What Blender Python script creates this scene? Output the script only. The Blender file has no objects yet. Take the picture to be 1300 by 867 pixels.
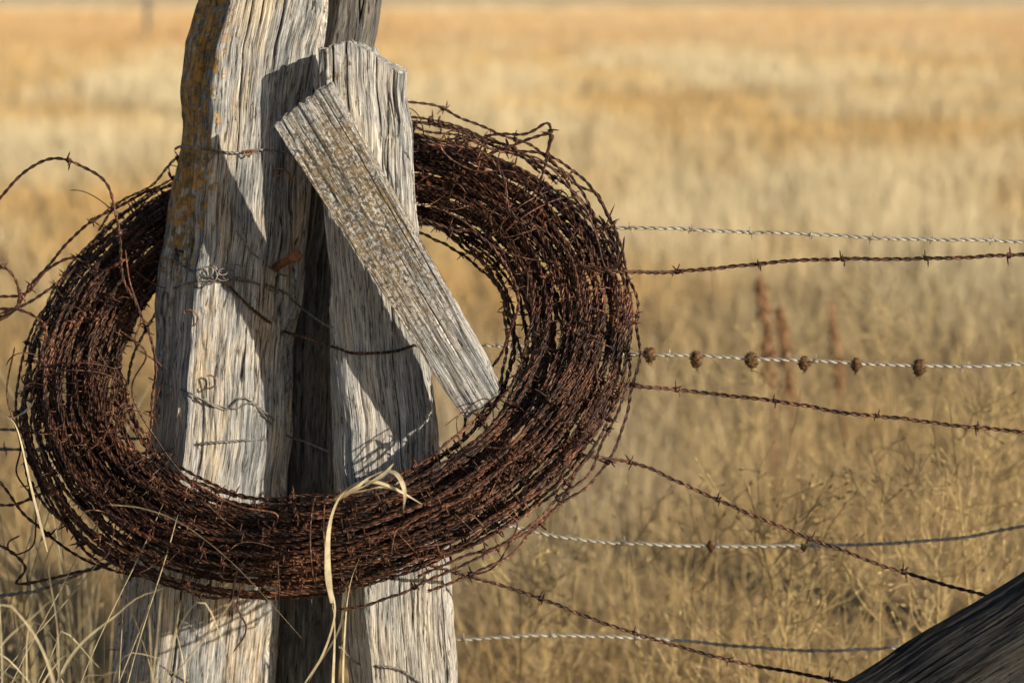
import bpy, math, numpy as np
from mathutils import Vector
from mathutils.bvhtree import BVHTree
rng = np.random.default_rng(7)
D2R = math.pi/180
# ---------------------------------------------------------------- camera
F = 2528.0; PITCH = 10*D2R; CAM = np.array([0.0, -2.49, 1.40])
def ray(px, py):
    cx, cy = px-650.0, 433.5-py
    return np.array([cx, F*math.cos(PITCH)+cy*math.sin(PITCH), -F*math.sin(PITCH)+cy*math.cos(PITCH)])
def P(px, py, y=0.0):
    d = ray(px, py); return CAM + d*((y-CAM[1])/d[1])
scene = bpy.context.scene
cam_d = bpy.data.cameras.new("camera"); cam = bpy.data.objects.new("camera", cam_d)
scene.collection.objects.link(cam); scene.camera = cam
cam.location = CAM; cam.rotation_euler = (math.pi/2-PITCH, 0, 0)
cam_d.sensor_width = 36; cam_d.lens = 36*F/1300; cam_d.clip_start = 0.05; cam_d.clip_end = 6000
cam_d.dof.use_dof = True; cam_d.dof.focus_distance = 2.45; cam_d.dof.aperture_fstop = 3.6
scene.view_settings.view_transform = 'Standard'; scene.view_settings.look = 'None'; scene.view_settings.exposure = 0
# ---------------------------------------------------------------- light
sd = Vector((0.76, -0.55, 0.35)).normalized()
elev = math.asin(sd.z); azim = math.atan2(sd.x, sd.y)
w = bpy.data.worlds.new("World"); scene.world = w; w.use_nodes = True
nt = w.node_tree; bg = nt.nodes["Background"]
sky = nt.nodes.new("ShaderNodeTexSky"); sky.sky_type = 'NISHITA'; sky.sun_disc = False
sky.sun_elevation = elev; sky.sun_rotation = azim
nt.links.new(sky.outputs[0], bg.inputs[0]); bg.inputs[1].default_value = 0.08
sl = bpy.data.lights.new("sun", 'SUN'); sl.energy = 5.0; sl.angle = 0.5*D2R; sl.color = (1.0, 0.89, 0.71)
so = bpy.data.objects.new("sun", sl); scene.collection.objects.link(so)
so.rotation_euler = (-sd).to_track_quat('-Z', 'Y').to_euler(); so.location = (5, -4, 4)
# ---------------------------------------------------------------- noise
def _h(i, j, k):
    n = (i.astype(np.int64)*374761393 + j.astype(np.int64)*668265263 + k.astype(np.int64)*1274126177) & 0xffffffff
    n = ((n ^ (n >> 13))*1274126177) & 0xffffffff
    n = ((n ^ (n >> 16))*2246822519) & 0xffffffff
    return ((n ^ (n >> 15)) & 0xffffff)/float(0x7fffff) - 1.0
def vn(x, y, z):
    x, y, z = np.broadcast_arrays(np.asarray(x, float), np.asarray(y, float), np.asarray(z, float))
    xi, yi, zi = np.floor(x), np.floor(y), np.floor(z)
    fx, fy, fz = x-xi, y-yi, z-zi
    fx = fx*fx*(3-2*fx); fy = fy*fy*(3-2*fy); fz = fz*fz*(3-2*fz)
    r = 0
    for a in (0, 1):
        for b in (0, 1):
            for c in (0, 1):
                r = r + _h(xi+a, yi+b, zi+c)*(fx if a else 1-fx)*(fy if b else 1-fy)*(fz if c else 1-fz)
    return r
def fbm(x, y, z, o=4):
    r = 0; a = 0.5
    for i in range(o):
        r = r + a*vn(x*2**i+i*17.3, y*2**i+i*5.1, z*2**i+i*9.7); a *= 0.5
    return r
def sstep(a, b, x):
    t = np.clip((x-a)/(b-a), 0, 1); return t*t*(3-2*t)
# ---------------------------------------------------------------- mesh helpers
def build_mesh(name, V, Q=None, T=None, mat=None, smooth=True, attrs=None, parent=None):
    me = bpy.data.meshes.new(name)
    V = np.asarray(V, np.float32)
    nq = 0 if Q is None else len(Q); ntr = 0 if T is None else len(T)
    me.vertices.add(len(V)); me.vertices.foreach_set("co", V.ravel())
    idx = []; st = []
    if nq: idx.append(np.asarray(Q, np.int32).ravel()); st.append(np.arange(nq)*4)
    if ntr: idx.append(np.asarray(T, np.int32).ravel()); st.append(nq*4+np.arange(ntr)*3)
    idx = np.concatenate(idx); st = np.concatenate(st).astype(np.int32)
    me.loops.add(len(idx)); me.polygons.add(nq+ntr)
    me.loops.foreach_set("vertex_index", idx); me.polygons.foreach_set("loop_start", st)
    me.polygons.foreach_set("use_smooth", np.full(nq+ntr, smooth))
    for an, (ty, data) in (attrs or {}).items():
        at = me.attributes.new(an, ty, 'POINT')
        at.data.foreach_set({'FLOAT': 'value', 'FLOAT_VECTOR': 'vector', 'FLOAT_COLOR': 'color'}[ty], np.asarray(data, np.float32).ravel())
    me.update(calc_edges=True)
    if mat: me.materials.append(mat)
    ob = bpy.data.objects.new(name, me); scene.collection.objects.link(ob)
    if parent: ob.parent = parent
    return ob
class Acc:
    def __init__(s): s.V = []; s.Q = []; s.n = 0
    def add(s, V, Q): s.V.append(V); s.Q.append(Q+s.n); s.n += len(V)
    def build(s, name, mat, **k): return build_mesh(name, np.concatenate(s.V), np.concatenate(s.Q), mat=mat, **k)
def norm(a): return a/np.maximum(np.linalg.norm(a, axis=-1, keepdims=True), 1e-9)
def frames(path, ref):
    T = norm(np.gradient(path, axis=0)); N = norm(np.cross(T, np.asarray(ref, float)+1e-3)); B = np.cross(T, N)
    return T, N, B
def tube(acc, path, r, k=5, ref=(0.02, 1, 0.03), taper=True):
    path = np.asarray(path, float); n = len(path); T, N, B = frames(path, ref)
    r = np.full(n, r) if np.isscalar(r) else np.array(r, float)
    if taper: r[0] *= 0.15; r[-1] *= 0.15
    a = np.arange(k)*2*np.pi/k
    V = path[:, None]+(N[:, None]*np.cos(a)[None, :, None]+B[:, None]*np.sin(a)[None, :, None])*r[:, None, None]
    i = (np.arange(n-1)*k)[:, None]; j = np.arange(k)[None]; j2 = (j+1) % k
    Q = np.stack([i+j, i+j2, i+k+j2, i+k+j], -1).reshape(-1, 4)
    acc.add(V.reshape(-1, 3), Q)
def smooth_path(pts, step=0.004):
    p = np.asarray(pts, float); p = np.vstack([2*p[0]-p[1], p, 2*p[-1]-p[-2]]); out = []
    for i in range(1, len(p)-2):
        t = np.linspace(0, 1, 24, endpoint=False)[:, None]; a, b, c, d = p[i-1], p[i], p[i+1], p[i+2]
        out.append(0.5*((2*b)+(-a+c)*t+(2*a-5*b+4*c-d)*t*t+(-a+3*b-3*c+d)*t**3))
    out.append(p[-2][None]); q = np.vstack(out)
    L = np.concatenate([[0], np.cumsum(np.linalg.norm(np.diff(q, axis=0), axis=1))])
    n = max(4, int(L[-1]/step)); s = np.linspace(0, L[-1], n)
    return np.stack([np.interp(s, L, q[:, c]) for c in range(3)], 1)
def barb_template():
    pts = []
    pts += [(-2.2, 13, 3.2), (-2.2, 8, 3.1), (-2.2, 3, 3.0)]
    for t in np.linspace(0, 1, 15):
        a = math.pi/2-t*2*math.pi*2.0; pts.append((-2.2+4.4*t, 3.0*math.cos(a), 3.0*math.sin(a)))
    pts += [(2.2, -3, 3.0), (2.2, -8, 2.6), (2.2, -13, 2.4)]
    a = Acc(); p = np.array(pts)*0.001; tube(a, p, np.array([0.25]+[1]*(len(p)-2)+[0.25])*0.00105, 4, ref=(1, 0.05, 0.02), taper=False)
    b = Acc(); V, Q = a.V[0], a.Q[0]; b.add(V, Q); c, s = math.cos(1.3), math.sin(1.3)
    V2 = V.copy(); V2[:, 1], V2[:, 2] = V[:, 1]*c-V[:, 2]*s, V[:, 1]*s+V[:, 2]*c; V2[:, 0] += 0.001
    b.add(V2, Q); return np.concatenate(b.V), np.concatenate(b.Q)
BV, BQ = barb_template()
def twisted(acc, path, r=0.0012, pitch=0.024, barb=0.12, ref=(0.02, 1, 0.03), k=5, barb_pos=None, off=None, bscale=1.0):
    T, N, B = frames(path, ref)
    s = np.concatenate([[0], np.cumsum(np.linalg.norm(np.diff(path, axis=0), axis=1))])
    ph = s/pitch*2*np.pi
    for o in (0, math.pi):
        c = path+(N*np.cos(ph+o)[:, None]+B*np.sin(ph+o)[:, None])*r*1.02
        tube(acc, c, r, k, ref)
    bp = barb_pos if barb_pos is not None else np.arange(off if off is not None else rng.uniform(0.01, barb), s[-1], barb)
    for b in bp:
        i = min(int(np.searchsorted(s, b)), len(path)-1); a = rng.uniform(0, 6.28); c_, s_ = math.cos(a), math.sin(a)
        n2 = N[i]*c_+B[i]*s_; b2 = -N[i]*s_+B[i]*c_
        acc.add(path[i]+(BV[:, :1]*T[i]+BV[:, 1:2]*n2+BV[:, 2:3]*b2)*bscale*rng.uniform(0.8, 1.15), BQ)
# ---------------------------------------------------------------- materials
def new_mat(name):
    m = bpy.data.materials.new(name); m.use_nodes = True; n = m.node_tree
    return m, n, n.nodes["Principled BSDF"]
def ramp(n, stops, fac):
    r = n.nodes.new("ShaderNodeValToRGB"); e = r.color_ramp.elements
    while len(e) < len(stops): e.new(0.5)
    for el, (p, c) in zip(e, stops): el.position = p; el.color = (*c, 1)
    n.links.new(fac, r.inputs[0]); return r.outputs[0]
def noise(n, vec, scale, detail=4, rough=0.55, dist=0.0):
    t = n.nodes.new("ShaderNodeTexNoise"); t.inputs["Scale"].default_value = scale; t.inputs["Detail"].default_value = detail
    t.inputs["Roughness"].default_value = rough; t.inputs["Distortion"].default_value = dist
    if vec: n.links.new(vec, t.inputs["Vector"])
    return t.outputs["Fac"]
def mapping(n, vec, scale):
    m = n.nodes.new("ShaderNodeMapping"); m.inputs["Scale"].default_value = scale; n.links.new(vec, m.inputs[0]); return m.outputs[0]
def mix(n, fac, a, b, mode='MIX'):
    m = n.nodes.new("ShaderNodeMix"); m.data_type = 'RGBA'; m.blend_type = mode
    for s, v in ((0, fac), (6, a), (7, b)):
        if hasattr(v, 'links'): n.links.new(v, m.inputs[s])
        elif s == 0: m.inputs[0].default_value = v
        else: m.inputs[s].default_value = (*v, 1)
    return m.outputs[2]
def math_(n, op, a, b=0.0, clamp=False):
    m = n.nodes.new("ShaderNodeMath"); m.operation = op; m.use_clamp = clamp
    for s, v in ((0, a), (1, b)):
        if hasattr(v, 'links'): n.links.new(v, m.inputs[s])
        else: m.inputs[s].default_value = v
    return m.outputs[0]
def wood_mat(name, tone, warm, lich_cols, lich_thr=0.5, spot=90, cool=(0.52, 0.57, 0.64)):
    m, n, b = new_mat(name)
    at = n.nodes.new("ShaderNodeAttribute"); at.attribute_name = "wood"; v = at.outputs["Vector"]
    la = n.nodes.new("ShaderNodeAttribute"); la.attribute_name = "lich"; lf = la.outputs["Fac"]
    ca = n.nodes.new("ShaderNodeAttribute"); ca.attribute_name = "crack"; cf = ca.outputs["Fac"]
    vs = mapping(n, v, (1, 1, 0.035)); vl = mapping(n, v, (1, 1, 0.28)); vx = mapping(n, v, (1, 1, 0.10))
    fib = noise(n, vs, 800, 4, 0.7, 0.0); fib2 = noise(n, vs, 260, 5, 0.7, 0.0); big = noise(n, vl, 22, 5, 0.65); blot = noise(n, v, 70, 5, 0.7); fleck = noise(n, vx, 330, 4, 0.75)
    t = [c*tone for c in (0.50, 0.485, 0.455)]; hi = [min(0.9, c*tone) for c in (0.84, 0.81, 0.74)]
    base = ramp(n, [(0.33, [c*0.22 for c in t]), (0.43, [c*0.70 for c in t]), (0.54, t), (0.68, hi)], fib)
    g2 = ramp(n, [(0.36, (0.22, 0.20, 0.19)), (0.45, (0.78, 0.77, 0.76)), (0.58, (1.12, 1.1, 1.08))], fib2)
    base = mix(n, 1.0, base, g2, 'MULTIPLY')
    fl = ramp(n, [(0.38, (0.16, 0.14, 0.12)), (0.44, (1, 1, 1)), (0.62, (1.08, 1.08, 1.08))], fleck); base = mix(n, 0.92, base, fl, 'MULTIPLY')
    tint = ramp(n, [(0.38, cool), (0.5, (0.98, 0.98, 1.0)), (0.64, warm)], big)
    base = mix(n, 1.0, base, tint, 'MULTIPLY')
    ln = noise(n, v, spot, 5, 0.7); lt = math_(n, 'ADD', ln, math_(n, 'MULTIPLY', lf, 0.35))
    lm = ramp(n, [(lich_thr+0.22, (0, 0, 0)), (lich_thr+0.28, (1, 1, 1))], lt)
    lc = ramp(n, [(0.42, lich_cols[0]), (0.58, lich_cols[1])], blot)
    base = mix(n, math_(n, 'MULTIPLY', lm, 0.85), base, lc)
    base = mix(n, cf, base, (0.015, 0.012, 0.010))
    n.links.new(base, b.inputs["Base Color"]); b.inputs["Roughness"].default_value = 0.88
    b.inputs["Specular IOR Level"].default_value = 0.2
    hsum = math_(n, 'ADD', math_(n, 'MULTIPLY', fib, 0.4), math_(n, 'ADD', math_(n, 'ADD', math_(n, 'MULTIPLY', fib2, 0.7), math_(n, 'MULTIPLY', fleck, 0.7)), math_(n, 'MULTIPLY', lm, 0.12)))
    bp = n.nodes.new("ShaderNodeBump"); bp.inputs["Strength"].default_value = 0.95; bp.inputs["Distance"].default_value = 0.003
    n.links.new(hsum, bp.inputs["Height"]); n.links.new(bp.outputs[0], b.inputs["Normal"]); return m
ORL = ((0.66, 0.33, 0.05), (0.15, 0.115, 0.05))
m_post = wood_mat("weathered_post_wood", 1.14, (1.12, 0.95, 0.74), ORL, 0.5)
m_rear = wood_mat("shaded_post_wood", 0.42, (1.05, 0.92, 0.75), ORL, 0.5)  # low tone paints the shadow of the gap into the rear post
m_plank = wood_mat("weathered_plank_wood", 1.16, (1.05, 0.99, 0.91), ((0.30, 0.20, 0.08), (0.11, 0.09, 0.05)), 0.5, cool=(0.62, 0.67, 0.74))
m_board = wood_mat("lichen_board_wood", 1.28, (1.02, 0.97, 0.90), ((0.30, 0.19, 0.06), (0.06, 0.05, 0.04)), 0.5, 210, cool=(0.66, 0.72, 0.80))
m_dark = wood_mat("shade_painted_rail_wood", 0.14, (1.0, 0.88, 0.75), ((0.04, 0.035, 0.03), (0.02, 0.018, 0.015)), 0.5)  # tone cut far down so the rail's shade sits in its colour
def metal_mat(name, stops, rough, metallic, sc=220):
    m, n, b = new_mat(name); tc = n.nodes.new("ShaderNodeTexCoord"); o = tc.outputs["Object"]
    f = noise(n, o, sc, 4, 0.65); g = noise(n, o, 18, 3, 0.6)
    f2 = math_(n, 'ADD', math_(n, 'MULTIPLY', f, 0.6), math_(n, 'MULTIPLY', g, 0.4))
    n.links.new(ramp(n, stops, f2), b.inputs["Base Color"]); b.inputs["Roughness"].default_value = rough; b.inputs["Metallic"].default_value = metallic
    bp = n.nodes.new("ShaderNodeBump"); bp.inputs["Strength"].default_value = 0.5; bp.inputs["Distance"].default_value = 0.0006
    n.links.new(noise(n, o, 900, 3), bp.inputs["Height"]); n.links.new(bp.outputs[0], b.inputs["Normal"]); return m
m_rust = metal_mat("rusty_wire", [(0.40, (0.012, 0.007, 0.006)), (0.48, (0.05, 0.022, 0.014)), (0.56, (0.16, 0.068, 0.038)), (0.66, (0.42, 0.20, 0.115))], 0.48, 0.3)
m_nail = metal_mat("rusty_nail_iron", [(0.38, (0.08, 0.03, 0.015)), (0.5, (0.24, 0.10, 0.045)), (0.65, (0.46, 0.22, 0.10))], 0.6, 0.2)
m_galv = metal_mat("galvanised_wire", [(0.38, (0.28, 0.24, 0.18)), (0.55, (0.58, 0.54, 0.46)), (0.7, (0.75, 0.7, 0.6))], 0.5, 0.4)
m_tie = metal_mat("old_tie_wire", [(0.38, (0.06, 0.05, 0.045)), (0.55, (0.28, 0.26, 0.24)), (0.7, (0.42, 0.39, 0.36))], 0.5, 0.4)
def straw_mat(name, mul=1.0, attr=True, col=(0.6, 0.44, 0.22)):
    m, n, b = new_mat(name)
    if attr:
        a = n.nodes.new("ShaderNodeAttribute"); a.attribute_name = "tint"; c = a.outputs["Color"]
    else:
        tc = n.nodes.new("ShaderNodeTexCoord"); c = ramp(n, [(0.35, [x*0.7 for x in col]), (0.65, [min(0.9, x*1.2) for x in col])], noise(n, tc.outputs["Object"], 60, 3))
    n.links.new(c, b.inputs["Base Color"]); b.inputs["Roughness"].default_value = 0.6; b.inputs["Specular IOR Level"].default_value = 0.4
    tr = n.nodes.new("ShaderNodeBsdfTranslucent"); n.links.new(c, tr.inputs[0])
    mx = n.nodes.new("ShaderNodeMixShader"); mx.inputs[0].default_value = 0.32
    n.links.new(b.outputs[0], mx.inputs[1]); n.links.new(tr.outputs[0], mx.inputs[2])
    n.links.new(mx.outputs[0], n.nodes["Material Output"].inputs[0]); return m
m_grass = straw_mat("dry_grass"); m_straw = straw_mat("pale_straw", attr=False, col=(0.78, 0.65, 0.42)); m_weed = straw_mat("dry_weed_stem", attr=False, col=(0.82, 0.60, 0.30))
m_bur, _n, _b = new_mat("bur_brown"); _tc = _n.nodes.new("ShaderNodeTexCoord")
_n.links.new(ramp(_n, [(0.35, (0.05, 0.025, 0.012)), (0.65, (0.24, 0.13, 0.055))], noise(_n, _tc.outputs["Object"], 300, 3)), _b.inputs["Base Color"]); _b.inputs["Roughness"].default_value = 0.9
m_dock, _n, _b = new_mat("dock_seed_brown"); _tc = _n.nodes.new("ShaderNodeTexCoord")
_n.links.new(ramp(_n, [(0.35, (0.22, 0.11, 0.05)), (0.65, (0.42, 0.24, 0.12))], noise(_n, _tc.outputs["Object"], 100, 3)), _b.inputs["Base Color"]); _b.inputs["Roughness"].default_value = 0.9
# ---------------------------------------------------------------- wooden sweep
def resample(sec, m):
    p = np.array(sec, float); p = np.vstack([p, p[:1]])
    L = np.concatenate([[0], np.cumsum(np.linalg.norm(np.diff(p, axis=0), axis=1))]); s = np.linspace(0, L[-1], m, endpoint=False)
    return np.stack([np.interp(s, L, p[:, c]) for c in range(2)], 1)
def smooth_closed(q, k):
    for _ in range(k): q = (np.roll(q, 1, 0)+2*q+np.roll(q, -1, 0))/4
    return q
def wood(name, C, X, Y, hw, hd, sA, sB, mat, m=420, seed=0, low=0.006, grain=0.0010, crack=0.005, crack_w=0.035, top=None, bot=None, lich=None, bevel=12, split=(), chips=0.0):
    C = np.asarray(C, float); n = len(C); X = np.broadcast_to(X, C.shape); Y = np.broadcast_to(Y, C.shape)
    s = np.concatenate([[0], np.cumsum(np.linalg.norm(np.diff(C, axis=0), axis=1))]); AX = norm(np.gradient(C, axis=0))
    qa, qb = smooth_closed(resample(sA, m), bevel), smooth_closed(resample(sB, m), bevel); t = np.linspace(0, 1, n)[:, None, None]
    q = qa[None]*(1-t)+qb[None]*t
    lx = q[..., 0]*hw[:, None]; ly = q[..., 1]*hd[:, None]
    dx = np.roll(lx, -2, 1)-np.roll(lx, 2, 1); dy = np.roll(ly, -2, 1)-np.roll(ly, 2, 1); L = np.hypot(dx, dy)+1e-9
    nx, ny = dy/L, -dx/L
    sg = np.sign(np.mean(nx*lx+ny*ly)); nx *= sg; ny *= sg
    S = np.broadcast_to(s[:, None], lx.shape); o = seed*13.7
    d = low*2*fbm(lx*14+o, ly*14, S*5, 3)
    wig = 0.005*vn(S*3, o, 0.5)+0.001*vn(S*11, o, 1.5)+0.0004*vn(S*35, lx*30, 2.5)
    d += grain*vn((lx+wig)*300+o, ly*300, S*9)+grain*1.1*vn((lx+wig)*140+o, ly*140, S*6)+grain*0.6*vn(lx*300, ly*300+o, S*70)
    if chips:
        cf_ = fbm((lx+wig)*26+o+5, ly*26, S*3.2+1, 3); d -= chips*(sstep(0.08, 0.10, cf_)+sstep(0.22, 0.24, cf_)+0.6*sstep(-0.1, -0.085, cf_))
    c1 = np.abs(fbm((lx+wig)*70+o, ly*70+3, S*3.0, 2)); ck = 1-sstep(0, crack_w, c1)
    ck *= sstep(-0.05, 0.25, fbm(lx*16+o, ly*16, S*5+7, 2))
    for (cx, wd, s0, s1, dep) in split:
        sw = 0.25+0.75*np.abs(vn(S*9, cx*31, 3.1)); g = np.exp(-((lx/hw[:, None]-cx-wig/hw.mean())/(wd*sw))**2)*(ly < 0)*sstep(s0, s0+0.12, S)*(1-sstep(s1-0.12, s1, S))
        d -= dep*g; ck = np.maximum(ck, sstep(0.3, 0.9, g))
    d -= crack*ck
    px = lx+nx*d; py = ly+ny*d
    sh = np.zeros_like(S)
    if top is not None: sh += top(q[..., 0])*sstep(0.75, 1.0, t[..., 0]) + 0.004*vn(lx*180, ly*180, o)*sstep(0.93, 1.0, t[..., 0])
    if bot is not None: sh += bot(q[..., 0])*(1-sstep(0.0, 0.25, t[..., 0]))
    V = C[:, None]+X[:, None]*px[..., None]+Y[:, None]*py[..., None]+AX[:, None]*sh[..., None]
    W = np.stack([lx+o+wig, ly, S], -1); ckv = ck
    def cap(row, sgn):
        out = []; wo = []; c0 = V[row].mean(0); ax = AX[row]*sgn
        for f in (0.985, 0.95, 0.88, 0.75, 0.6, 0.45, 0.3, 0.15, 0.001):
            r = c0+(V[row]-c0)*f; rr = 0.0035*vn(lx[row]*f*150+o, ly[row]*f*150, 0.3)*min(1, (1-f)*8)+0.002*min(1, (1-f)*30)
            out.append(r+ax*rr[:, None]); wo.append(np.stack([lx[row]*f+o, ly[row]*f, S[row]+0.3*f], -1))
        return out, wo
    ct, wt = cap(n-1, 1); cb, wb = cap(0, -1)
    Vr = np.stack(cb[::-1]+list(V)+ct); Wr = np.stack(wb[::-1]+list(W)+wt)
    ckr = np.concatenate([np.zeros((9, m)), ckv, np.zeros((9, m))]); N2 = len(Vr)
    lf = np.zeros((n, m)) if lich is None else lich(q[..., 0], q[..., 1], t[..., 0]*np.ones_like(lx), V)
    lfr = np.concatenate([np.repeat(lf[:1], 9, 0), lf, np.repeat(lf[-1:], 9, 0)])
    i = (np.arange(N2-1)*m)[:, None]; j = np.arange(m)[None]; j2 = (j+1) % m
    Q = np.stack([i+j, i+j2, i+m+j2, i+m+j], -1).reshape(-1, 4)
    return build_mesh(name, Vr.reshape(-1, 3), Q, mat=mat, attrs={"wood": ('FLOAT_VECTOR', Wr.reshape(-1, 3)), "lich": ('FLOAT', lfr.ravel()), "crack": ('FLOAT', np.clip(ckr, 0, 1).ravel())})
def upright(name, left, right, yc, hd, ztop, sA, sB, mat, n=560, rough=0.003, ydrift=0.0, **k):
    l = np.array([P(a, b, yc) for a, b in left])[::-1]; r = np.array([P(a, b, yc) for a, b in right])[::-1]
    zz = np.concatenate([np.linspace(-0.15, 0.5, 60, endpoint=False), np.linspace(0.5, ztop, n-60)])
    def ev(p):
        x = np.interp(zz, p[:, 2], p[:, 0]); lo = zz < p[0, 2]; x[lo] = p[0, 0]+(zz[lo]-p[0, 2])*(p[1, 0]-p[0, 0])/(p[1, 2]-p[0, 2])
        hi = zz > p[-1, 2]; x[hi] = p[-1, 0]+(zz[hi]-p[-1, 2])*(p[-1, 0]-p[-2, 0])/(p[-1, 2]-p[-2, 2]); return x
    xl, xr = ev(l)+rough*vn(zz*22, 1.3, k.get('seed', 0)), ev(r)+rough*vn(zz*17, 4.3, k.get('seed', 0))
    C = np.stack([(xl+xr)/2, np.full(n, yc)+ydrift*(zz-1), zz], 1)
    return wood(name, C, (1, 0, 0), (0, 1, 0), (xr-xl)/2, np.full(n, hd), sA, sB, mat, **k)
secL = [(-1, 0.25), (-0.93, -0.1), (-0.62, -0.62), (-0.34, -1.0), (0.1, -0.90), (0.62, -0.68), (0.97, -0.38), (1, 0.2), (0.8, 0.9), (0, 1), (-0.7, 0.8)]
post = upright("fence_post",
    [(240, -60), (246, 0), (230, 55), (226, 140), (214, 250), (198, 400), (182, 560), (154, 720), (138, 867)],
    [(418, -60), (413, 0), (404, 60), (397, 180), (388, 300), (376, 400), (370, 560), (360, 700), (349, 867)],
    0.075, 0.088, 1.62, secL, secL, m_post, seed=1, low=0.006, crack=0.006, m=560, n=640, bevel=8, chips=0.0036, rough=0.004,
    lich=lambda x, y, t, V: np.clip(sstep(0.0, -0.6, x)*0.70+0.2, 0, 1)*sstep(0.85, 1.2, V[..., 2]),
    split=[(0.02, 0.016, 1.25, 1.9, 0.014), (-0.62, 0.028, 1.1, 1.85, 0.016), (0.55, 0.012, 0.9, 1.35, 0.010), (-0.1, 0.012, 0.5, 0.95, 0.010), (0.3, 0.010, 1.45, 1.9, 0.010)], top=lambda x: 0.05*np.sin(x*3))
oct_ = [(-1, -0.5), (-0.5, -1), (0.5, -1), (1, -0.5), (1, 0.5), (0.5, 1), (-0.5, 1), (-1, 0.5)]
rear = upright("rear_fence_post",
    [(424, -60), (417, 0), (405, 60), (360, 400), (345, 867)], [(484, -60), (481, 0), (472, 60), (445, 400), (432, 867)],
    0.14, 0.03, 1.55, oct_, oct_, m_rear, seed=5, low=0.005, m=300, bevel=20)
sPb = [(-1, 0.6), (-0.97, -0.05), (-0.42, -1), (0.95, -0.62), (1, 0.7), (0.6, 1), (-0.7, 1)]
sPt = [(-1, 0.8), (-1, -0.85), (-0.75, -1), (0.9, -0.85), (1, -0.6), (1, 0.9), (0, 1), (-0.9, 1)]
plank = upright("split_plank_post",
    [(402, 54), (406, 160), (411, 260), (418, 400), (425, 600), (433, 750), (440, 867)],
    [(512, 54), (516, 110), (526, 250), (546, 480), (556, 560), (570, 720), (580, 867)],
    -0.008, 0.045, P(450, 58, -0.03)[2], sPb, sPt, m_plank, seed=9, low=0.0025, crack=0.005, m=500, n=640, bevel=6, chips=0.0018,
    top=lambda x: np.interp(x, [-1, -0.35, -0.3, 0.35, 0.4, 1], [-0.006, 0.004, 0.004, -0.008, -0.016, -0.034]),
    split=[(0.38, 0.014, 0.9, 1.6, 0.012), (-0.30, 0.012, 1.2, 1.6, 0.010), (0.1, 0.014, 0.5, 0.95, 0.010), (-0.62, 0.018, 1.3, 1.6, 0.010)],
    lich=lambda x, y, t, V: np.full_like(t, 0.12)+0.38*sstep(1.1, 1.25, V[..., 2])*sstep(0.3, -0.4, x))
n = 340
b0 = P(613, 509, -0.10); b1 = P(386, 133, -0.128); ax = norm((b1-b0)[None])[0]
nrm = norm(np.array([[-0.20, -1.0, 0.0]]))[0]; nrm = norm((nrm-ax*np.dot(nrm, ax))[None])[0]; xd = norm(np.cross(ax, nrm)[None])[0]
if xd[0] < 0: xd = -xd
Cb = b0+(b1-b0)*np.linspace(0, 1, n)[:, None]
sq = [(-1, -0.96), (1, -1), (1, 1), (-1, 1)]
hwb = np.interp(np.linspace(0, 1, n), [0, 0.1, 1], [0.026, 0.031, 0.041])
board = wood("weathered_board", Cb, xd, -nrm, hwb, np.full(n, 0.0145), sq, sq, m_board, m=420, seed=3, low=0.0012, grain=0.0006, crack=0.002, crack_w=0.025, bevel=3,
    lich=lambda x, y, t, V: 0.38+0.34*sstep(0.05, 0.6, t)*(1-0.5*sstep(0.85, 1, t)), split=[(0.62, 0.03, 0.16, 0.6, 0.006), (0.1, 0.02, 0.02, 0.25, 0.004)],
    bot=lambda x: 0.005*x, top=lambda x: 0.004*x)
c0 = P(1085, 867, -0.2); c1 = P(1300, 735, -0.2); dd = norm((c1-c0)[None])[0]; pp = np.array([dd[2], 0, -dd[0]]); HB = 0.085
st = c0-dd*(c0[2]/dd[2])*0.98; L = 2.9; n = 500
Cr = st+dd*np.linspace(0, L, n)[:, None]+pp*(HB+0.016)
ydn = norm(np.array([[0.25*-dd[2], 1, 0.25*dd[0]]]))[0]; ydn = norm((ydn-dd*np.dot(ydn, dd))[None])[0]
sr = [(-1, 0.7), (-0.95, -0.1), (-0.7, -0.75), (0.2, -1), (1, -0.8), (1, 1), (-0.7, 1)]
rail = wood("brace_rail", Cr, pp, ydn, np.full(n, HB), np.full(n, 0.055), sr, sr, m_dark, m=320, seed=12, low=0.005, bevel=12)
zz = np.linspace(-0.1, 1.45, 200)
endp = wood("fence_post", np.stack([3.25+0*zz, 0.12+0*zz, zz], 1), (1, 0, 0), (0, 1, 0), np.full(200, 0.08), np.full(200, 0.08), secL, secL, m_post, m=200, seed=20)
# ---------------------------------------------------------------- surface lookup for wires touching wood
bvs = []
for o in (post, rear, plank, board):
    me = o.data; co = np.empty(len(me.vertices)*3, np.float32); me.vertices.foreach_get("co", co); co = co.reshape(-1, 3)
    vi = np.empty(len(me.loops), np.int32); me.loops.foreach_get("vertex_index", vi)
    bvs.append(BVHTree.FromPolygons(co.tolist(), vi.reshape(-1, 4).tolist()))
def onwood(px, py, lift=0.003, which=(0, 1, 2), dflt=0.0):
    o = Vector(CAM); d = Vector(ray(px, py)).normalized(); best = None
    for i in which:
        h = bvs[i].ray_cast(o, d)
        if h[0] is not None and (best is None or h[3] < best[1]): best = (h[0], h[3])
    if best is None: return P(px, py, dflt)
    return np.array(best[0]-d*lift)
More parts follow.
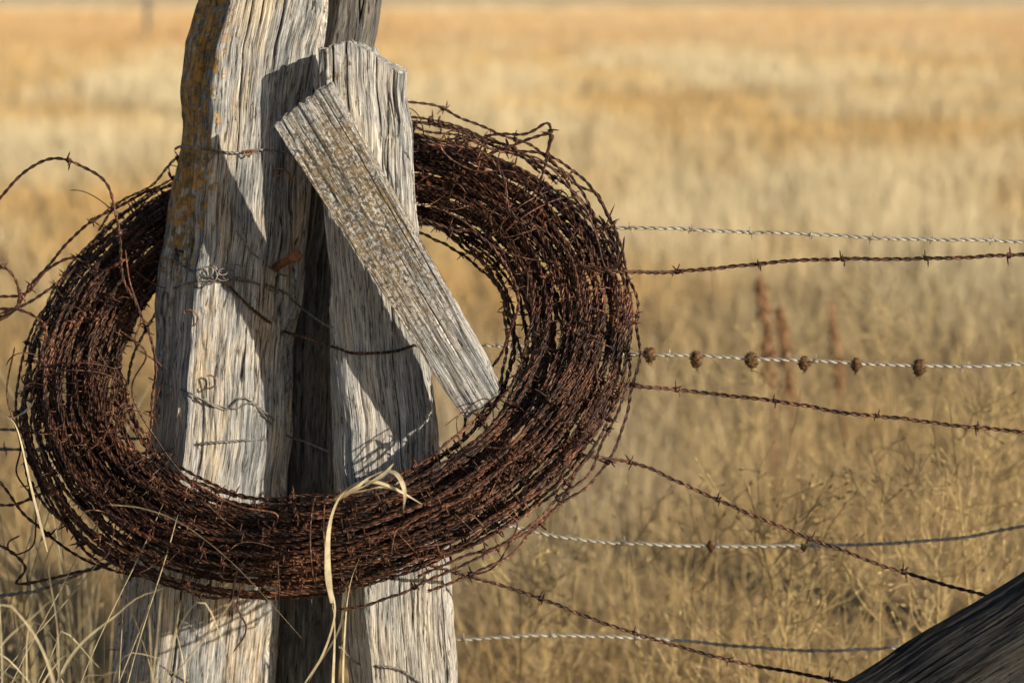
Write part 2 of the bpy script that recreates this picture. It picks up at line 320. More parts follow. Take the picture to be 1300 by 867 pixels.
# ---------------------------------------------------------------- the coil
NL = 94; STEP = 0.0032
phi = 15*D2R
def ring_pt(th):
    a, b = 320, 231
    ec, es = a*np.cos(th), b*np.sin(th)
    du = ec*math.cos(phi)-es*math.sin(phi); dv = ec*math.sin(phi)+es*math.cos(phi)
    px = 410+du; py = 455-dv; y = -0.005+0.00075*dv-0.00018*du
    cx, cy = px-650, 433.5-py
    d = np.stack([cx, F*math.cos(PITCH)+cy*math.sin(PITCH), -F*math.sin(PITCH)+cy*math.cos(PITCH)], -1)
    return CAM+d*((y-CAM[1])/d[..., 1])[..., None]
lenring = 1.88; npl = int(lenring/STEP); M = NL*npl
kk = np.arange(M)/npl; th = kk*2*np.pi+0.7
th0 = np.linspace(0, 2*np.pi, 721); c0r = ring_pt(th0); CEN = c0r[:-1].mean(0)
Tn = norm(np.gradient(c0r, axis=0)); Rd = c0r-CEN; Rd = norm(Rd-Tn*(Rd*Tn).sum(1, keepdims=True)); Ax = np.cross(Tn, Rd)
if Ax[0, 1] > 0: Ax = -Ax
def I(arr, t): tt = np.mod(t, 2*np.pi); return np.stack([np.interp(tt, th0, arr[:, c]) for c in range(3)], 1)
u = rng.uniform(0, 1, NL+2); an = rng.uniform(0, 2*np.pi, NL+2); rr = np.sqrt(u)**0.85
outl = rng.random(NL+2) < 0.10; rr[outl] *= rng.uniform(1.1, 1.35, outl.sum())
offr, offa = rr*np.cos(an), rr*np.sin(an)
k0 = np.floor(kk).astype(int); fr = kk-k0; f0 = rng.uniform(0, 0.6, NL+2)[k0]; bl = sstep(0, 1, (fr-f0)/0.35)
ro = offr[k0]*(1-bl)+offr[k0+1]*bl; ao = offa[k0]*(1-bl)+offa[k0+1]*bl
thm = np.mod(th, 2*np.pi)
rw = np.interp(thm, np.array([0, 45, 90, 135, 180, 225, 270, 315, 360])*D2R, [0.074, 0.062, 0.050, 0.054, 0.064, 0.062, 0.054, 0.062, 0.074])
aw = 0.046
s = kk*lenring
nr = 0.011*vn(s*2.3, 0.3, 0)+0.0065*vn(s*6, 1.3, 0)+0.0034*vn(s*19, 2.3, 0)+0.0014*vn(s*50, 2.3, 5)
na = 0.009*vn(s*2.1, 5.3, 0)+0.006*vn(s*6, 6.3, 0)+0.003*vn(s*19, 7.3, 0)
pathc = I(c0r, th)+I(Rd, th)*(ro*rw+nr)[:, None]+I(Ax, th)*(ao*aw+na)[:, None]
acc = Acc(); twisted(acc, pathc, r=0.00118, pitch=0.027, barb=0.10, k=4, ref=tuple(Ax.mean(0)*1.0), bscale=1.0)
for q in range(18):
    t0 = rng.uniform(0, 6.28); ln = rng.uniform(0.8, 2.4); t = np.linspace(t0, t0+ln, int(ln*0.3/0.003)); e = np.sin(np.linspace(0, np.pi, len(t)))
    a = rng.uniform(-0.9, 0.9)
    pp_ = I(c0r, t)+I(Rd, t)*((0.05+0.03*rng.random())*np.ones(len(t))+e*rng.uniform(0.0, 0.02)+0.008*vn(t*8, q, 0))[:, None]+I(Ax, t)*(0.03*a+0.01*vn(t*5, q, 2))[:, None]
    twisted(acc, pp_, r=0.00112, pitch=0.027, barb=0.11, k=4, ref=tuple(Ax.mean(0)))
for tc_ in (0.35, 2.9, 4.5):
    tt = np.linspace(0, 2*np.pi*1.6, 70); t = tc_+0.05*tt/6; R_ = np.interp(tc_, [0, 1.57, 3.14, 4.71, 6.28], [0.076, 0.054, 0.067, 0.056, 0.076])
    p_ = I(c0r, t)+I(Rd, t)*(R_*1.0*np.cos(tt)*(1+0.08*vn(tt*2, tc_, 0)))[:, None]+I(Ax, t)*(0.052*np.sin(tt)*(1+0.08*vn(tt*2, tc_, 3)))[:, None]
    tube(acc, p_, 0.0011, 4, ref=(0.3, 0.2, 0.9))
def px3(pts, y):
    return [P(p[0], p[1], p[2] if len(p) > 2 else y) for p in pts]
def crimp(path, a=0.003, f=30, sd=0):
    s = np.arange(len(path))*0.004
    return path+np.stack([a*vn(s*f, sd, 0.1), a*vn(s*f, sd, 5.1), a*vn(s*f, sd, 9.1)], 1)
strays = [
 ([(530, 172), (580, 180), (625, 172), (665, 172), (692, 156), (697, 170), (688, 215), (672, 262), (661, 300), (655, 340), (668, 380)], 0.08),
 ([(560, 182), (590, 176), (630, 190), (690, 195), (735, 225), (765, 262), (785, 300), (797, 350), (798, 400), (785, 440)], 0.0),
 ([(650, 195), (690, 205), (730, 245), (752, 290), (770, 340), (790, 330), (795, 300)], -0.05),
 ([(545, 262), (570, 272), (600, 290), (640, 318), (700, 335), (760, 342)], 0.0),
 ([(540, 275), (575, 292), (600, 295), (640, 330), (655, 370), (650, 420), (600, 500), (590, 560)], -0.06),
 ([(-30, 285), (0, 252), (35, 216), (75, 201), (112, 216), (140, 246), (153, 290), (158, 350), (175, 395), (190, 430), (196, 475), (192, 530), (185, 580)], 0.0),
 ([(-40, 330), (0, 335), (18, 352), (24, 380), (14, 398), (-5, 404), (-40, 420)], 0.02),
 ([(-60, 420), (10, 402), (60, 335), (105, 290), (150, 262), (200, 240)], 0.04),
 ([(-60, 560), (0, 610), (40, 660), (90, 700), (140, 722), (200, 735), (260, 745)], -0.02),
 ([(-60, 700), (-10, 690), (30, 720), (20, 742), (70, 735), (140, 712), (150, 690)], -0.02),
 ([(25, 520), (45, 600), (70, 650), (110, 690), (160, 720)], 0.0),
 ([(640, 600), (700, 620), (725, 580), (745, 540), (770, 490)], -0.17),
 ([(560, 600), (600, 570), (655, 565), (700, 540), (740, 500), (765, 430)], -0.19),
 ([(260, 640), (330, 700), (300, 760), (310, 800), (295, 830)], -0.2),
 ([(660, 560), (640, 640), (655, 668), (625, 720), (590, 735)], -0.19),
 ([(20, 440), (10, 500), (28, 560), (20, 600), (45, 640), (42, 690), (15, 705), (8, 690), (25, 680)], 0.0),
 ([(-20, 640), (20, 640), (60, 625), (75, 650), (120, 700), (165, 728)], -0.03),
 ([(150, 420), (185, 450), (170, 500), (200, 560), (240, 610), (300, 650)], -0.08),
 ([(540, 185), (600, 190), (640, 225), (650, 270), (700, 300), (735, 360), (730, 420)], -0.06),
 ([(575, 200), (600, 172), (570, 168), (560, 190), (600, 215), (650, 220), (720, 260)], 0.06),
 ([(600, 205), (640, 190), (700, 172), (698, 200), (730, 235), (760, 250), (782, 300), (775, 330)], 0.03),
 ([(-40, 375), (0, 375), (35, 370), (60, 345), (95, 330), (130, 345), (160, 330)], 0.04),
 ([(-40, 395), (10, 390), (40, 400), (60, 420), (55, 460), (80, 500)], 0.0),
 ([(160, 320), (165, 360), (180, 400), (175, 440), (205, 470), (200, 510)], 0.02),
 ([(240, 610), (290, 640), (350, 655), (330, 690), (300, 730), (295, 790)], -0.21),
]
for i, (pts, y) in enumerate(strays):
    p = crimp(smooth_path(px3(pts, y), 0.004), 0.003, 25, i)
    if i in (2, 3, 12, 13, 14, 15, 17, 19, 23, 24): tube(acc, p, 0.0012, 5)
    else: twisted(acc, p, r=0.00112, pitch=0.024, barb=0.12, k=4)
for i in range(100):
    t0 = rng.uniform(0, 6.28); side = 1 if rng.random() < 0.6 else -1
    b = I(c0r, np.array([t0]))[0]+I(Rd, np.array([t0]))[0]*0.045*side*rng.uniform(0.3, 1.1)+I(Ax, np.array([t0]))[0]*0.04
    dirn = norm((I(Rd, np.array([t0]))[0]*side+I(Tn, np.array([t0]))[0]*rng.uniform(-2, 2)+0.6*rng.normal(size=3))[None])[0]; w_ = norm(np.cross(dirn, rng.normal(size=3))[None])[0]
    l = rng.uniform(0.02, 0.065); t = np.linspace(0, 1, 14)[:, None]; p = b+dirn*l*t+w_*l*0.6*np.sin(t*rng.uniform(1.5, 4))
    tube(acc, p, 0.0009, 4, ref=(0.3, 0.8, 0.5))
coil = acc.build("barbed_wire_coil", m_rust)
# ---------------------------------------------------------------- fence wires
def fence_wire(pts, y, mat, r=0.0013, extend=True, off=0.05, barb=0.12, bscale=0.9, crimpa=0.0012, dz=0.0):
    if extend:
        (xa, ya), (xb, yb) = pts[-2][:2], pts[-1][:2]; pts = pts+[(1370, yb+(yb-ya)*70/(xb-xa))]
    W = px3(pts, y); p = smooth_path(W, 0.004)
    if extend:
        e = np.array([3.2, 0.08, p[-1][2]+dz]); p = np.vstack([p, p[-1]+(e-p[-1])*np.linspace(0, 1, 600)[1:, None]])
    sd_ = rng.integers(100); p = p+np.stack([0*p[:, 0], crimpa*vn(p[:, 0]*14, sd_, 0), crimpa*vn(p[:, 0]*16, sd_, 4)+0.0006*vn(p[:, 0]*50, sd_, 7)], 1)
    a = Acc(); twisted(a, p, r=r, pitch=0.026, off=off, barb=barb, bscale=bscale); return a.build("barbed_wire_strand", mat)
fence_wire([(470, 283), (785, 289), (932, 293), (1090, 301), (1300, 306)], 0.15, m_galv, off=0.10, barb=0.081, r=0.0014, bscale=0.75, dz=0.02)
fence_wire([(610, 438), (700, 442), (790, 448), (1000, 457), (1170, 464), (1300, 463)], 0.15, m_galv, r=0.0014, off=0.05, barb=0.2, bscale=0.75, dz=0.03)
fence_wire([(430, 600), (640, 664), (770, 688), (900, 693), (1020, 693), (1130, 690), (1220, 682), (1300, 668)], 0.15, m_galv, r=0.0014, off=0.14, barb=0.13, bscale=0.75, dz=0.2)
fence_wire([(430, 815), (580, 812), (700, 806), (860, 812), (1000, 825), (1100, 824), (1200, 815), (1300, 790)], 0.13, m_galv, r=0.0014, bscale=0.75, dz=0.2)
fence_wire([(740, 340, -0.05), (790, 345, -0.05), (860, 344), (910, 341), (1000, 331), (1070, 329), (1150, 329), (1300, 322)], 0.0, m_rust, r=0.00145, off=0.03, barb=0.105, dz=0.03)
fence_wire([(700, 470, -0.08), (770, 487, -0.05), (880, 497), (1000, 512), (1075, 524), (1150, 532), (1300, 549)], 0.0, m_rust, r=0.00145, barb=0.13, dz=-0.1)
fence_wire([(660, 575, -0.15), (720, 577, -0.1), (765, 581, -0.08), (815, 590), (880, 620), (960, 655), (1040, 688), (1130, 722), (1255, 757), (1330, 775)], -0.03, m_rust, r=0.00135, extend=False, barb=0.13)
fence_wire([(540, 715, -0.1), (590, 730, -0.06), (640, 745), (700, 765), (770, 792), (850, 817), (960, 845), (1080, 867), (1150, 880)], -0.03, m_rust, r=0.00135, extend=False, barb=0.13)
def lw(pts, mat, r=0.0012, tw=True, name="barbed_wire_strand"):
    a = Acc(); p = smooth_path(px3(pts, 0.05), 0.004)
    (twisted(a, p, r=r, barb=0.13, bscale=0.8) if tw else tube(a, p, r, 5)); return a.build(name, mat)
lw([(-900, 520, 0.15), (-300, 540, 0.14), (0, 545, 0.13), (30, 548, 0.13), (150, 556, 0.14), (300, 560, 0.16)], m_tie)
lw([(-900, 560, 0.12), (-300, 568, 0.1), (0, 570, 0.1), (100, 574, 0.1), (200, 575, 0.0)], m_tie)
lw([(-900, 860, 0.1), (-300, 790, 0.08), (0, 756, 0.06), (60, 745, 0.04), (140, 714, 0.0), (260, 700, -0.02)], m_tie, r=0.0015)
lw([(-900, 330, 0.15), (-200, 400, 0.12), (0, 398, 0.1), (120, 330, 0.12), (250, 300, 0.16)], m_rust)
def tie(pts, r=0.0013, tw=False, mat=m_tie, name="tie_wire", a_=0.0008):
    W = [onwood(*p, lift=0.0025) if len(p) == 2 else P(*p) for p in pts]
    p = smooth_path(W, 0.003); a = Acc(); s = np.arange(len(p))*0.003
    p = p+np.stack([0*s, 0*s, a_*vn(s*30, len(pts), 1)], 1)
    if tw: twisted(a, p, r=r, pitch=0.013, barb=9, ref=(0.05, 0.1, 1))
    else: tube(a, p, r, 6, ref=(0.05, 0.1, 1))
    return a.build(name, mat)
tie([(222, 190, 0.1), (232, 186), (262, 190), (290, 194), (330, 190), (362, 193), (385, 196), (396, 196)], tw=True, r=0.001)
tie([(212, 322, 0.1), (222, 330), (245, 345), (262, 352), (285, 352), (310, 356), (340, 362), (370, 375)], tw=True, r=0.001)
tie([(205, 372, 0.1), (222, 365), (245, 358), (270, 356), (300, 352), (325, 360), (350, 372), (368, 378), (384, 392, 0.02), (410, 410, -0.02), (424, 416)], r=0.0013)
tie([(200, 320, 0.1), (225, 318), (270, 340), (300, 372), (330, 400), (360, 420), (400, 432, -0.03), (430, 442), (452, 448), (500, 446), (530, 438), (560, 440, -0.03)], tw=True, r=0.0011, mat=m_rust)
tie([(196, 505, 0.1), (215, 500), (250, 505), (285, 520), (310, 505), (345, 530), (364, 552), (385, 560, 0.03), (420, 575, 0.0)], r=0.0012)
tie([(190, 572, 0.1), (215, 570), (250, 564), (290, 560), (330, 558), (362, 560)], tw=True, r=0.001)
tie([(188, 480, 0.1), (215, 490), (240, 498), (270, 512), (300, 518), (320, 512), (345, 540)], r=0.001)
tie([(130, 826, 0.12), (150, 824), (190, 838), (230, 860), (260, 880)], r=0.0012)
tie([(300, 292), (320, 320), (350, 345), (372, 352)], r=0.0011)
tie([(430, 820, -0.03), (455, 842), (480, 845), (510, 850), (550, 880)], tw=True, r=0.001)
def curl(px, py, R=0.012, turns=1.6, mat=m_rust, seed=0, lift=0.008):
    c = onwood(px, py, lift); t = np.linspace(0, turns*2*np.pi, 40); r_ = R*(1-0.5*t/t[-1])
    rg = np.random.default_rng(seed); ph = rg.uniform(0, 6.28)
    p = c+np.stack([r_*np.cos(t+ph), -0.006*t/t[-1]-0.002*np.sin(t), r_*np.sin(t+ph)*0.8+0.01*(t/t[-1])], 1)
    a = Acc(); tube(a, p, 0.0011, 5, ref=(0, 1, 0.1)); a.build("wire_curl", mat)
curl(264, 352, 0.014, 1.6, m_tie, 1); curl(285, 352, 0.010, 1.8, m_tie, 2); curl(318, 200, 0.010, 0.8, m_nail, 3); curl(356, 226, 0.013, 0.9, m_nail, 4); curl(241, 405, 0.012, 0.8, m_nail, 5); curl(268, 488, 0.009, 0.9, m_nail, 6); curl(300, 348, 0.012, 1.1, m_tie, 7)
a = Acc(); h = onwood(345, 343, -0.015); e = np.array(P(374, 325, h[1]-0.075)); dn = norm((e-h)[None])[0]
t = np.linspace(0, 1, 12)[:, None]; p = h+(e-h)*t; tube(a, p, 0.0052, 14, ref=(0, 0.2, 1), taper=False)
p = np.array([e-dn*0.0005, e, e+dn*0.0005, e+dn*0.003, e+dn*0.0042, e+dn*0.0048]); tube(a, p, np.array([0.004, 0.0078, 0.0088, 0.0088, 0.0065, 0.0002]), 18, ref=(0, 0.2, 1), taper=False)
a.build("rusty_nail", m_nail)
# ---------------------------------------------------------------- burs on wire
def bur(px, py, y, R):
    c = P(px, py, y); a = Acc(); nu, nvv = 18, 12
    th_ = np.linspace(0.01, math.pi-0.01, nvv); ph = np.arange(nu)*2*np.pi/nu
    X = np.sin(th_)[:, None]*np.cos(ph); Y = np.sin(th_)[:, None]*np.sin(ph); Z = np.cos(th_)[:, None]*np.ones(nu)
    sdx = rng.uniform(0, 50); k = R*(1+0.28*vn(X*5+sdx, Y*5, Z*5)); Zs = np.where(Z < 0, Z*1.35, Z)
    V = c+np.stack([X*k*0.9, Y*k*0.9, Zs*k], -1).reshape(-1, 3)
    i = (np.arange(nvv-1)*nu)[:, None]; j = np.arange(nu)[None]; a.add(V, np.stack([i+j, i+(j+1) % nu, i+nu+(j+1) % nu, i+nu+j], -1).reshape(-1, 4))
    for q in range(90):
        d = norm(rng.normal(size=(1, 3)))[0]; d[2] -= 0.25; d = norm(d[None])[0]; w_ = rng.normal(size=3)*0.3; l = R*rng.uniform(1.05, 1.35)
        p = c+np.array([d*R*0.7, d*l*0.95+w_*R*0.15, d*l+w_*R*0.4]); tube(a, p, np.array([0.0008, 0.0005, 0.0001]), 3, ref=(0.3, 0.5, 0.7), taper=False)
    for q in range(3):
        p = c+np.array([[0, 0, -R*0.8], [rng.normal()*0.002, 0, -R*1.6], [rng.normal()*0.004, 0.002, -R*rng.uniform(1.8, 2.4)]]); tube(a, p, np.array([0.001, 0.0008, 0.0002]), 3, taper=False)
    a.build("burdock_bur", m_bur)
for (x_, y_, R) in ((825, 449, 0.0085), (884, 455, 0.009), (954, 456, 0.0095), (1021, 460, 0.008), (1087, 462, 0.0075), (1167, 465, 0.009)): bur(x_, y_, 0.15, R)
bur(903, 692, 0.15, 0.006); bur(1020, 694, 0.15, 0.004)
# ---------------------------------------------------------------- ground
def ground_mat():
    m, n, b = new_mat("straw_ground"); tc = n.nodes.new("ShaderNodeTexCoord"); o = tc.outputs["Object"]
    f = noise(n, mapping(n, o, (0.35, 0.18, 1)), 1.0, 5, 0.6); g = noise(n, o, 55, 5, 0.75, 1.5); h_ = noise(n, mapping(n, o, (0.02, 0.012, 1)), 1.0, 4, 0.6)
    c1 = ramp(n, [(0.3, (0.18, 0.13, 0.085)), (0.45, (0.42, 0.31, 0.18)), (0.6, (0.66, 0.49, 0.25)), (0.75, (0.80, 0.64, 0.37))], g)
    c2 = ramp(n, [(0.35, (0.7, 0.66, 0.62)), (0.6, (1.05, 1.03, 0.98))], f)
    near = mix(n, 1.0, c1, c2, 'MULTIPLY')
    far = ramp(n, [(0.35, (0.72, 0.52, 0.30)), (0.5, (0.82, 0.63, 0.38)), (0.65, (0.87, 0.72, 0.48))], h_)
    sp = n.nodes.new("ShaderNodeSeparateXYZ"); n.links.new(o, sp.inputs[0])
    k = ramp(n, [(0.0, (0, 0, 0)), (1.0, (1, 1, 1))], math_(n, 'DIVIDE', math_(n, 'SUBTRACT', sp.outputs[1], 15), 60, True))
    n.links.new(mix(n, k, near, far), b.inputs["Base Color"]); b.inputs["Roughness"].default_value = 0.95; b.inputs["Specular IOR Level"].default_value = 0.1
    bp = n.nodes.new("ShaderNodeBump"); bp.inputs["Strength"].default_value = 1.0; bp.inputs["Distance"].default_value = 0.04
    n.links.new(g, bp.inputs["Height"]); n.links.new(bp.outputs[0], b.inputs["Normal"]); return m
def gz(x, y): return 0.05*vn(x*0.5, y*0.5, 3.3)*sstep(0.5, 3, y)+0.0*x
gx = np.concatenate([-np.geomspace(2500, 8, 60), np.linspace(-7.5, 7.5, 91), np.geomspace(8, 2500, 60)])
gy = np.concatenate([-np.geomspace(1500, 4, 20), np.linspace(-3.8, 20, 140), np.geomspace(20.5, 4500, 90)])
GX, GY = np.meshgrid(gx, gy); GZ = gz(GX, GY); V = np.stack([GX, GY, GZ], -1).reshape(-1, 3); nx_ = len(gx)
i = (np.arange(len(gy)-1)*nx_)[:, None]; j = np.arange(nx_-1)[None]
build_mesh("ground", V, np.stack([i+j, i+j+1, i+nx_+j+1, i+nx_+j], -1).reshape(-1, 4), mat=ground_mat())
# ---------------------------------------------------------------- grass
sunyaw = math.atan2(sd.x, -sd.y)
def grass(name, x, y, h, wd, lean, curv, col):
    N = len(x); z = gz(x, y); az = rng.uniform(0, 2*np.pi, N); yaw = sunyaw*0.7+rng.uniform(-0.9, 0.9, N)
    wx, wy = np.cos(yaw), np.sin(yaw); pts = [np.stack([x, y, z-0.01], 1)]; a = lean.copy()
    for sgm in range(3):
        l = h/3; dz_ = np.cos(a); dh = np.sin(a)
        nxt = pts[-1]+np.stack([dh*np.cos(az)*l, dh*np.sin(az)*l, dz_*l], 1); nxt[:, 2] = np.maximum(nxt[:, 2], z+0.01); pts.append(nxt); a = np.minimum(a+curv, 2.0)
    W = np.stack([wx, wy, 0*wx], 1)*(wd*0.5)[:, None]
    V = np.stack([pts[0]-W, pts[0]+W, pts[1]-W*0.9, pts[1]+W*0.9, pts[2]-W*0.7, pts[2]+W*0.7, pts[3]], 1)
    b = (np.arange(N)*7)[:, None]; Q = np.concatenate([b+np.array([[0, 1, 3, 2]]), b+np.array([[2, 3, 5, 4]])]); T = b+np.array([[4, 5, 6]])
    shade = np.array([0.75, 0.75, 0.92, 0.92, 1.0, 1.0, 1.04]); cc = np.clip(col[:, None, :]*shade[None, :, None], 0, 0.93)  # darker roots paint grass self-shadow into the blade colour
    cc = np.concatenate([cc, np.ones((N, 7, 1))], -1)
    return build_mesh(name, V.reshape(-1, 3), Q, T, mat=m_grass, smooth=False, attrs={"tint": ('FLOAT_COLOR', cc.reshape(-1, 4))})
N = 215000
d = np.exp(rng.uniform(math.log(3.1), math.log(150), N)); wide = rng.random(N) < 0.3; ang = np.where(wide, rng.uniform(-0.75, 0.75, N), rng.uniform(-0.31, 0.31, N))
x = d*np.sin(ang); y = CAM[1]+d*np.cos(ang)
keep = rng.random(N) < 0.5+1.3*fbm(x*1.1, y*1.1, 0.5, 3)+0.35*(d > 9); x, y, d = x[keep], y[keep], d[keep]; N = len(x)
patch = fbm(x*0.55, y*0.3, 1.7, 4); patch2 = fbm(x*0.12+5, y*0.05, 2.7, 3); fine = fbm(x*3, y*3, 8.7, 2)
lodged = rng.random(N) < np.interp(d, [4, 7, 12, 30], [0.82, 0.65, 0.4, 0.25])
h = rng.uniform(0.10, 0.36, N)*(1+1.0*patch)*np.interp(d, [3, 6, 12, 60, 150], [0.7, 0.8, 0.9, 1.2, 1.5])
h = np.maximum(h, 0.06); tall = rng.random(N) < 0.03; h[tall] *= 1.7
lean = np.where(lodged, rng.uniform(0.9, 1.5, N), np.abs(rng.normal(0, 0.32, N))); curv = np.where(lodged, rng.uniform(0, 0.25, N), np.abs(rng.normal(0.1, 0.2, N)))
wd = np.maximum(0.0024, d*0.00042)*rng.uniform(0.6, 1.5, N)
gold = np.array([0.90, 0.60, 0.24]); pale = np.array([0.93, 0.77, 0.49]); red = np.array([0.72, 0.45, 0.215]); grey = np.array([0.54, 0.42, 0.26])
kp = sstep(-0.2, 0.3, patch+0.6*patch2+0.1*fine)[:, None]; col = gold*(1-kp)+pale*kp
kr = (sstep(0.0, 0.35, -patch2+0.3*rng.normal(size=N)*0.4)*0.5+0.55*sstep(33, 60, d)*sstep(140, 90, d)+0.3*sstep(0.0, 0.4, -patch))[:, None]; kr = np.clip(kr, 0, 0.8); col = col*(1-kr)+red*kr
kg = (sstep(10, 4.5, d)*rng.uniform(0, 0.8, N))[:, None]; col = col*(1-kg)+grey*kg  # near blades greyed, painting in the dark ground shadow
col = col*rng.uniform(0.8, 1.14, N)[:, None]
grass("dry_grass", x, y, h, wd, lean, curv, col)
N = 9000; x = rng.uniform(-4, 4, N); y = rng.uniform(-1.8, 1.2, N)
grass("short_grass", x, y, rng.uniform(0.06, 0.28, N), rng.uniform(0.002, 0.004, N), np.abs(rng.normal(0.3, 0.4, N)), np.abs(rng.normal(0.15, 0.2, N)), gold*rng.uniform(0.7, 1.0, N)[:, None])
# ---------------------------------------------------------------- ribbons (leaf blades)
def ribbon(acc, pts, w0, twist=1.0, step=0.006, base=0.3):
    p = smooth_path(pts, step); T, Nn, B = frames(p, (0.02, 1, 0.03)); t = np.linspace(0, 1, len(p))
    ph = base+twist*t*3; W = Nn*np.cos(ph)[:, None]+B*np.sin(ph)[:, None]; ww = w0*np.minimum(1, (1-t)*3+0.05)*np.minimum(1, 0.4+t*5)
    fold = B*np.cos(ph)[:, None]-Nn*np.sin(ph)[:, None]
    V = np.stack([p-W*ww[:, None]/2, p+fold*ww[:, None]*0.2, p+W*ww[:, None]/2], 1).reshape(-1, 3)
    i = (np.arange(len(p)-1)*3)[:, None]; Q = np.concatenate([i+np.array([[0, 1, 4, 3]]), i+np.array([[1, 2, 5, 4]])]); acc.add(V, Q)
a = Acc()
ribbon(a, px3([(421, 765, -0.26), (416, 720, -0.265), (418, 670, -0.265), (430, 632, -0.26), (452, 614, -0.25), (478, 612, -0.25), (505, 622, -0.25), (536, 640, -0.25)], 0), 0.0085, 0.7)
ribbon(a, px3([(440, 625, -0.26), (455, 617, -0.26), (470, 605, -0.25), (490, 598, -0.24), (505, 603, -0.25), (514, 625, -0.26), (512, 650, -0.25)], 0), 0.006, 1.1)
ribbon(a, px3([(425, 634, -0.25), (450, 622, -0.26), (485, 604, -0.25), (500, 588, -0.23)], 0), 0.009, 0.8)
ribbon(a, px3([(430, 628, -0.255), (455, 624, -0.26), (490, 618, -0.25), (520, 630, -0.24)], 0), 0.005, 0.8)
ribbon(a, px3([(130, 640, -0.12), (180, 645, -0.2), (230, 664, -0.235), (285, 705, -0.26), (330, 750, -0.25), (385, 812, -0.22)], 0), 0.003, 0.4)
ribbon(a, px3([(385, 870, -0.2), (410, 830, -0.22), (425, 780, -0.24), (420, 740, -0.26), (416, 700, -0.26)], 0), 0.0035, 0.4)
ribbon(a, px3([(440, 745, -0.24), (430, 800, -0.2), (400, 850, -0.18), (385, 880, -0.16)], 0), 0.0035, 0.4)
ribbon(a, px3([(60, 700, -0.2), (40, 620, -0.16), (22, 545, -0.12), (5, 530, -0.1), (-15, 545, -0.1)], 0), 0.0030, 0.5)
ribbon(a, px3([(-10, 505, -0.1), (10, 530, -0.1), (35, 520, -0.11), (45, 505, -0.12)], 0), 0.005, 0.9)
ribbon(a, px3([(420, 1100, -0.22), (422, 900, -0.22), (425, 800, -0.23), (421, 760, -0.26)], 0), 0.004, 0.2)
ribbon(a, px3([(445, 1100, -0.2), (436, 900, -0.2), (438, 800, -0.21), (445, 740, -0.22), (460, 700, -0.26)], 0), 0.003, 0.3)
a.build("straw_leaves", m_straw)
a = Acc()
for i in range(90):
    bx, by = rng.uniform(-0.66, -0.44), rng.uniform(-0.6, -0.3); H = rng.uniform(0.54, 0.70) if i > 12 else rng.uniform(0.70, 0.80); l = rng.normal(0, 0.05); l2 = l+rng.normal(0, 0.06)
    pts = [np.array([bx, by, 0.0]), np.array([bx+l*0.3, by, H*0.45]), np.array([bx+l*0.7, by, H*0.85]), np.array([bx+l2, by-0.02, H]), np.array([bx+l2+np.sign(l2)*rng.uniform(0.02, 0.06), by-0.03, H-rng.uniform(-0.03, 0.07)])]
    ribbon(a, pts, rng.uniform(0.003, 0.0085), rng.uniform(0.1, 1.2), 0.012, rng.uniform(0, 3))
for i in range(130):
    bx, by = rng.uniform(-0.9, -0.33), rng.uniform(-0.55, 0.9); H = rng.uniform(0.45, 0.8)
    tube(a, smooth_path([np.array([bx, by, 0]), np.array([bx+rng.normal(0, .03), by, H*0.6]), np.array([bx+rng.normal(0, .1), by, H])], 0.03), 0.0011, 3)
a.build("dry_grass_tuft", m_straw)
# ---------------------------------------------------------------- dry weeds
def weed(base, H, spread, nb, seed, r0=0.0025, seeds=True):
    rg = np.random.default_rng(seed); a = Acc(); x0, y0 = base; l = rg.normal(0, 0.08, 2)*H
    stem = smooth_path([np.array([x0, y0, 0]), np.array([x0+l[0]*.2, y0+l[1]*.2, H*.35]), np.array([x0+l[0]*.6, y0+l[1]*.6, H*.7]), np.array([x0+l[0], y0+l[1], H])], 0.02)
    tube(a, stem, np.linspace(r0, r0*0.35, len(stem)), 4, ref=(1, 0.1, 0.05))
    for b in range(nb):
        t = rg.uniform(0.25, 0.97); o = stem[int(t*(len(stem)-1))]; az = rg.uniform(0, 6.28); L = spread*(1.15-t)*rg.uniform(0.5, 1.2)+0.03; up = rg.uniform(0.5, 1.6)
        dd_ = np.array([math.cos(az), math.sin(az), up]); dd_ /= np.linalg.norm(dd_)
        pth = smooth_path([o, o+dd_*L*0.5+[0, 0, -0.01], o+dd_*L+np.array([rg.normal(0, .02), rg.normal(0, .02), L*0.25])], 0.014); tube(a, pth, np.linspace(r0*0.5, r0*0.25, len(pth)), 3, ref=(0.6, 0.5, 0.1))
        for s_ in range(rg.integers(3, 7)):
            o2 = pth[rg.integers(1, len(pth))]; d2 = dd_+rg.normal(0, 0.6, 3); d2 /= np.linalg.norm(d2); l2 = rg.uniform(0.015, 0.07)
            q = np.array([o2, o2+d2*l2*0.5+[0, 0, 0.002], o2+d2*l2]); tube(a, q, np.array([r0*.3, r0*.25, r0*.2]), 3, ref=(0.5, 0.6, 0.2), taper=False)
            if seeds:
                c = q[-1]; k = rg.uniform(0.0018, 0.004); tube(a, np.array([c-d2*k*1.4, c-d2*k*.4, c+d2*k*.6, c+d2*k*1.8]), np.array([0.1, 0.6, 0.6, 0.05])*k, 4, ref=(0.5, 0.6, 0.2), taper=False)
    return a.build("dry_weed", m_weed)
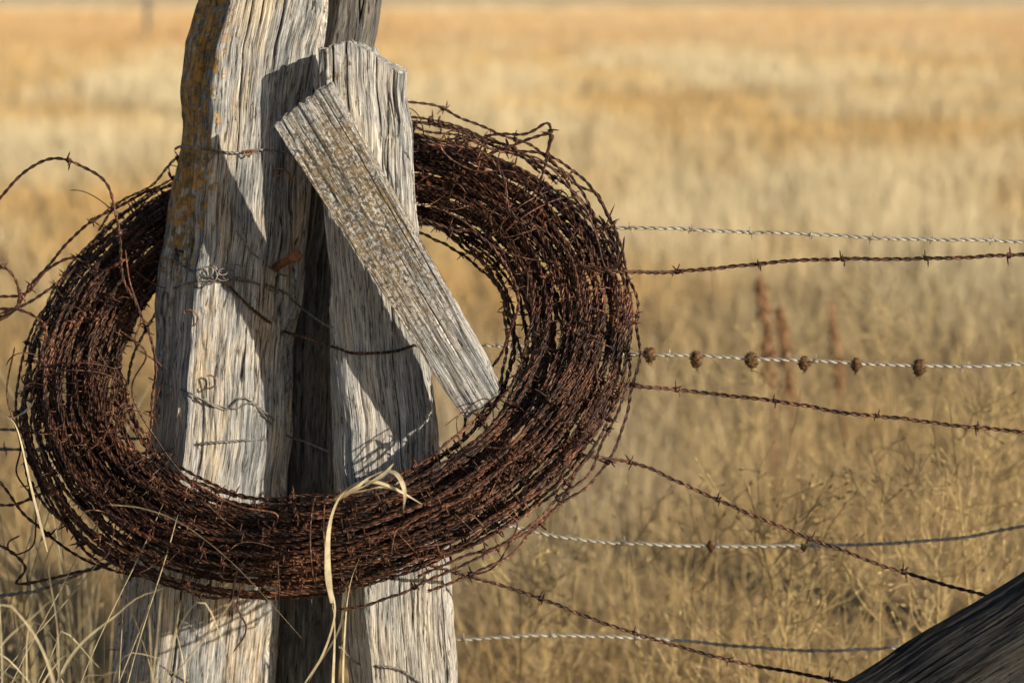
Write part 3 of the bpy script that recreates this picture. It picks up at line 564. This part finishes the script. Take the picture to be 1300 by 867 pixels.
for i, (px_, yb, H, sp_, nb) in enumerate([(1000, 1.2, 0.72, 0.25, 16), (1060, 0.9, 0.62, 0.25, 18), (1120, 1.3, 0.80, 0.3, 22), (1190, 1.0, 0.72, 0.3, 20), (1250, 1.4, 0.78, 0.3, 20), (950, 1.6, 0.55, 0.2, 12),
        (1010, 0.7, 0.5, 0.22, 18), (1090, 1.9, 0.75, 0.3, 20), (1160, 0.7, 0.72, 0.28, 22), (1240, 0.8, 0.74, 0.28, 22), (860, 1.3, 0.42, 0.2, 14), (780, 1.5, 0.38, 0.2, 14), (700, 1.1, 0.42, 0.2, 12), (1290, 1.8, 0.85, 0.3, 20), (1330, 1.1, 0.8, 0.3, 18),
        (960, 0.9, 0.75, 0.12, 6), (30, 1.0, 0.55, 0.2, 14), (1180, 2.4, 0.75, 0.3, 20), (1040, 2.6, 0.6, 0.3, 20), (910, 2.2, 0.45, 0.25, 14), (640, 1.7, 0.4, 0.2, 14), (1130, 0.5, 0.66, 0.25, 20), (740, 0.8, 0.55, 0.22, 16), (830, 0.7, 0.56, 0.24, 16), (920, 0.6, 0.6, 0.24, 16), (1050, 0.5, 0.7, 0.25, 22), (1200, 0.45, 0.68, 0.25, 20), (1270, 0.5, 0.8, 0.25, 20), (990, 0.45, 0.66, 0.2, 18), (660, 0.6, 0.5, 0.2, 14), (880, 0.5, 0.55, 0.2, 12)]):
    weed((P(px_, 500, yb)[0], yb), H, sp_, nb, 100+i)
def dock(px_, ytop, yb, seed, R=0.011):
    rg = np.random.default_rng(seed); t = P(px_, ytop, yb); a = Acc(); H = t[2]; base = np.array([t[0]+0.06, yb, 0]); st_ = smooth_path([base, (base+t)/2+[0.01, 0, 0], t], 0.02)
    tube(a, st_, 0.003, 5, ref=(1, .1, .05))
    for q in range(200):
        f = rg.uniform(0.6, 1.0); o = st_[int(f*(len(st_)-1))]+rg.normal(0, R*(1.3-f), 3); k = rg.uniform(0.006, 0.011); d_ = norm(rg.normal(size=(1, 3)))[0]
        tube(a, np.array([o-d_*k, o-d_*k*.3, o+d_*k*.4, o+d_*k]), np.array([.05, .6, .6, .05])*k, 4, ref=(0.5, 0.6, 0.2), taper=False)
    a.build("dock_seed_stalk", m_dock)
dock(965, 345, 2.4, 1, 0.018); dock(990, 385, 2.5, 2, 0.014); dock(1054, 378, 2.8, 3)
for (px_, dist, hh) in ((192, 58, 1.2),):
    xw = (px_-650)/F*dist; z_ = np.linspace(-0.1, hh, 60)
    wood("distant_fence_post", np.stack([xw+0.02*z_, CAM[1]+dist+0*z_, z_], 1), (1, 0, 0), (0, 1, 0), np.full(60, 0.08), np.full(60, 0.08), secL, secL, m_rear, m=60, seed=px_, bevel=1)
print("done")
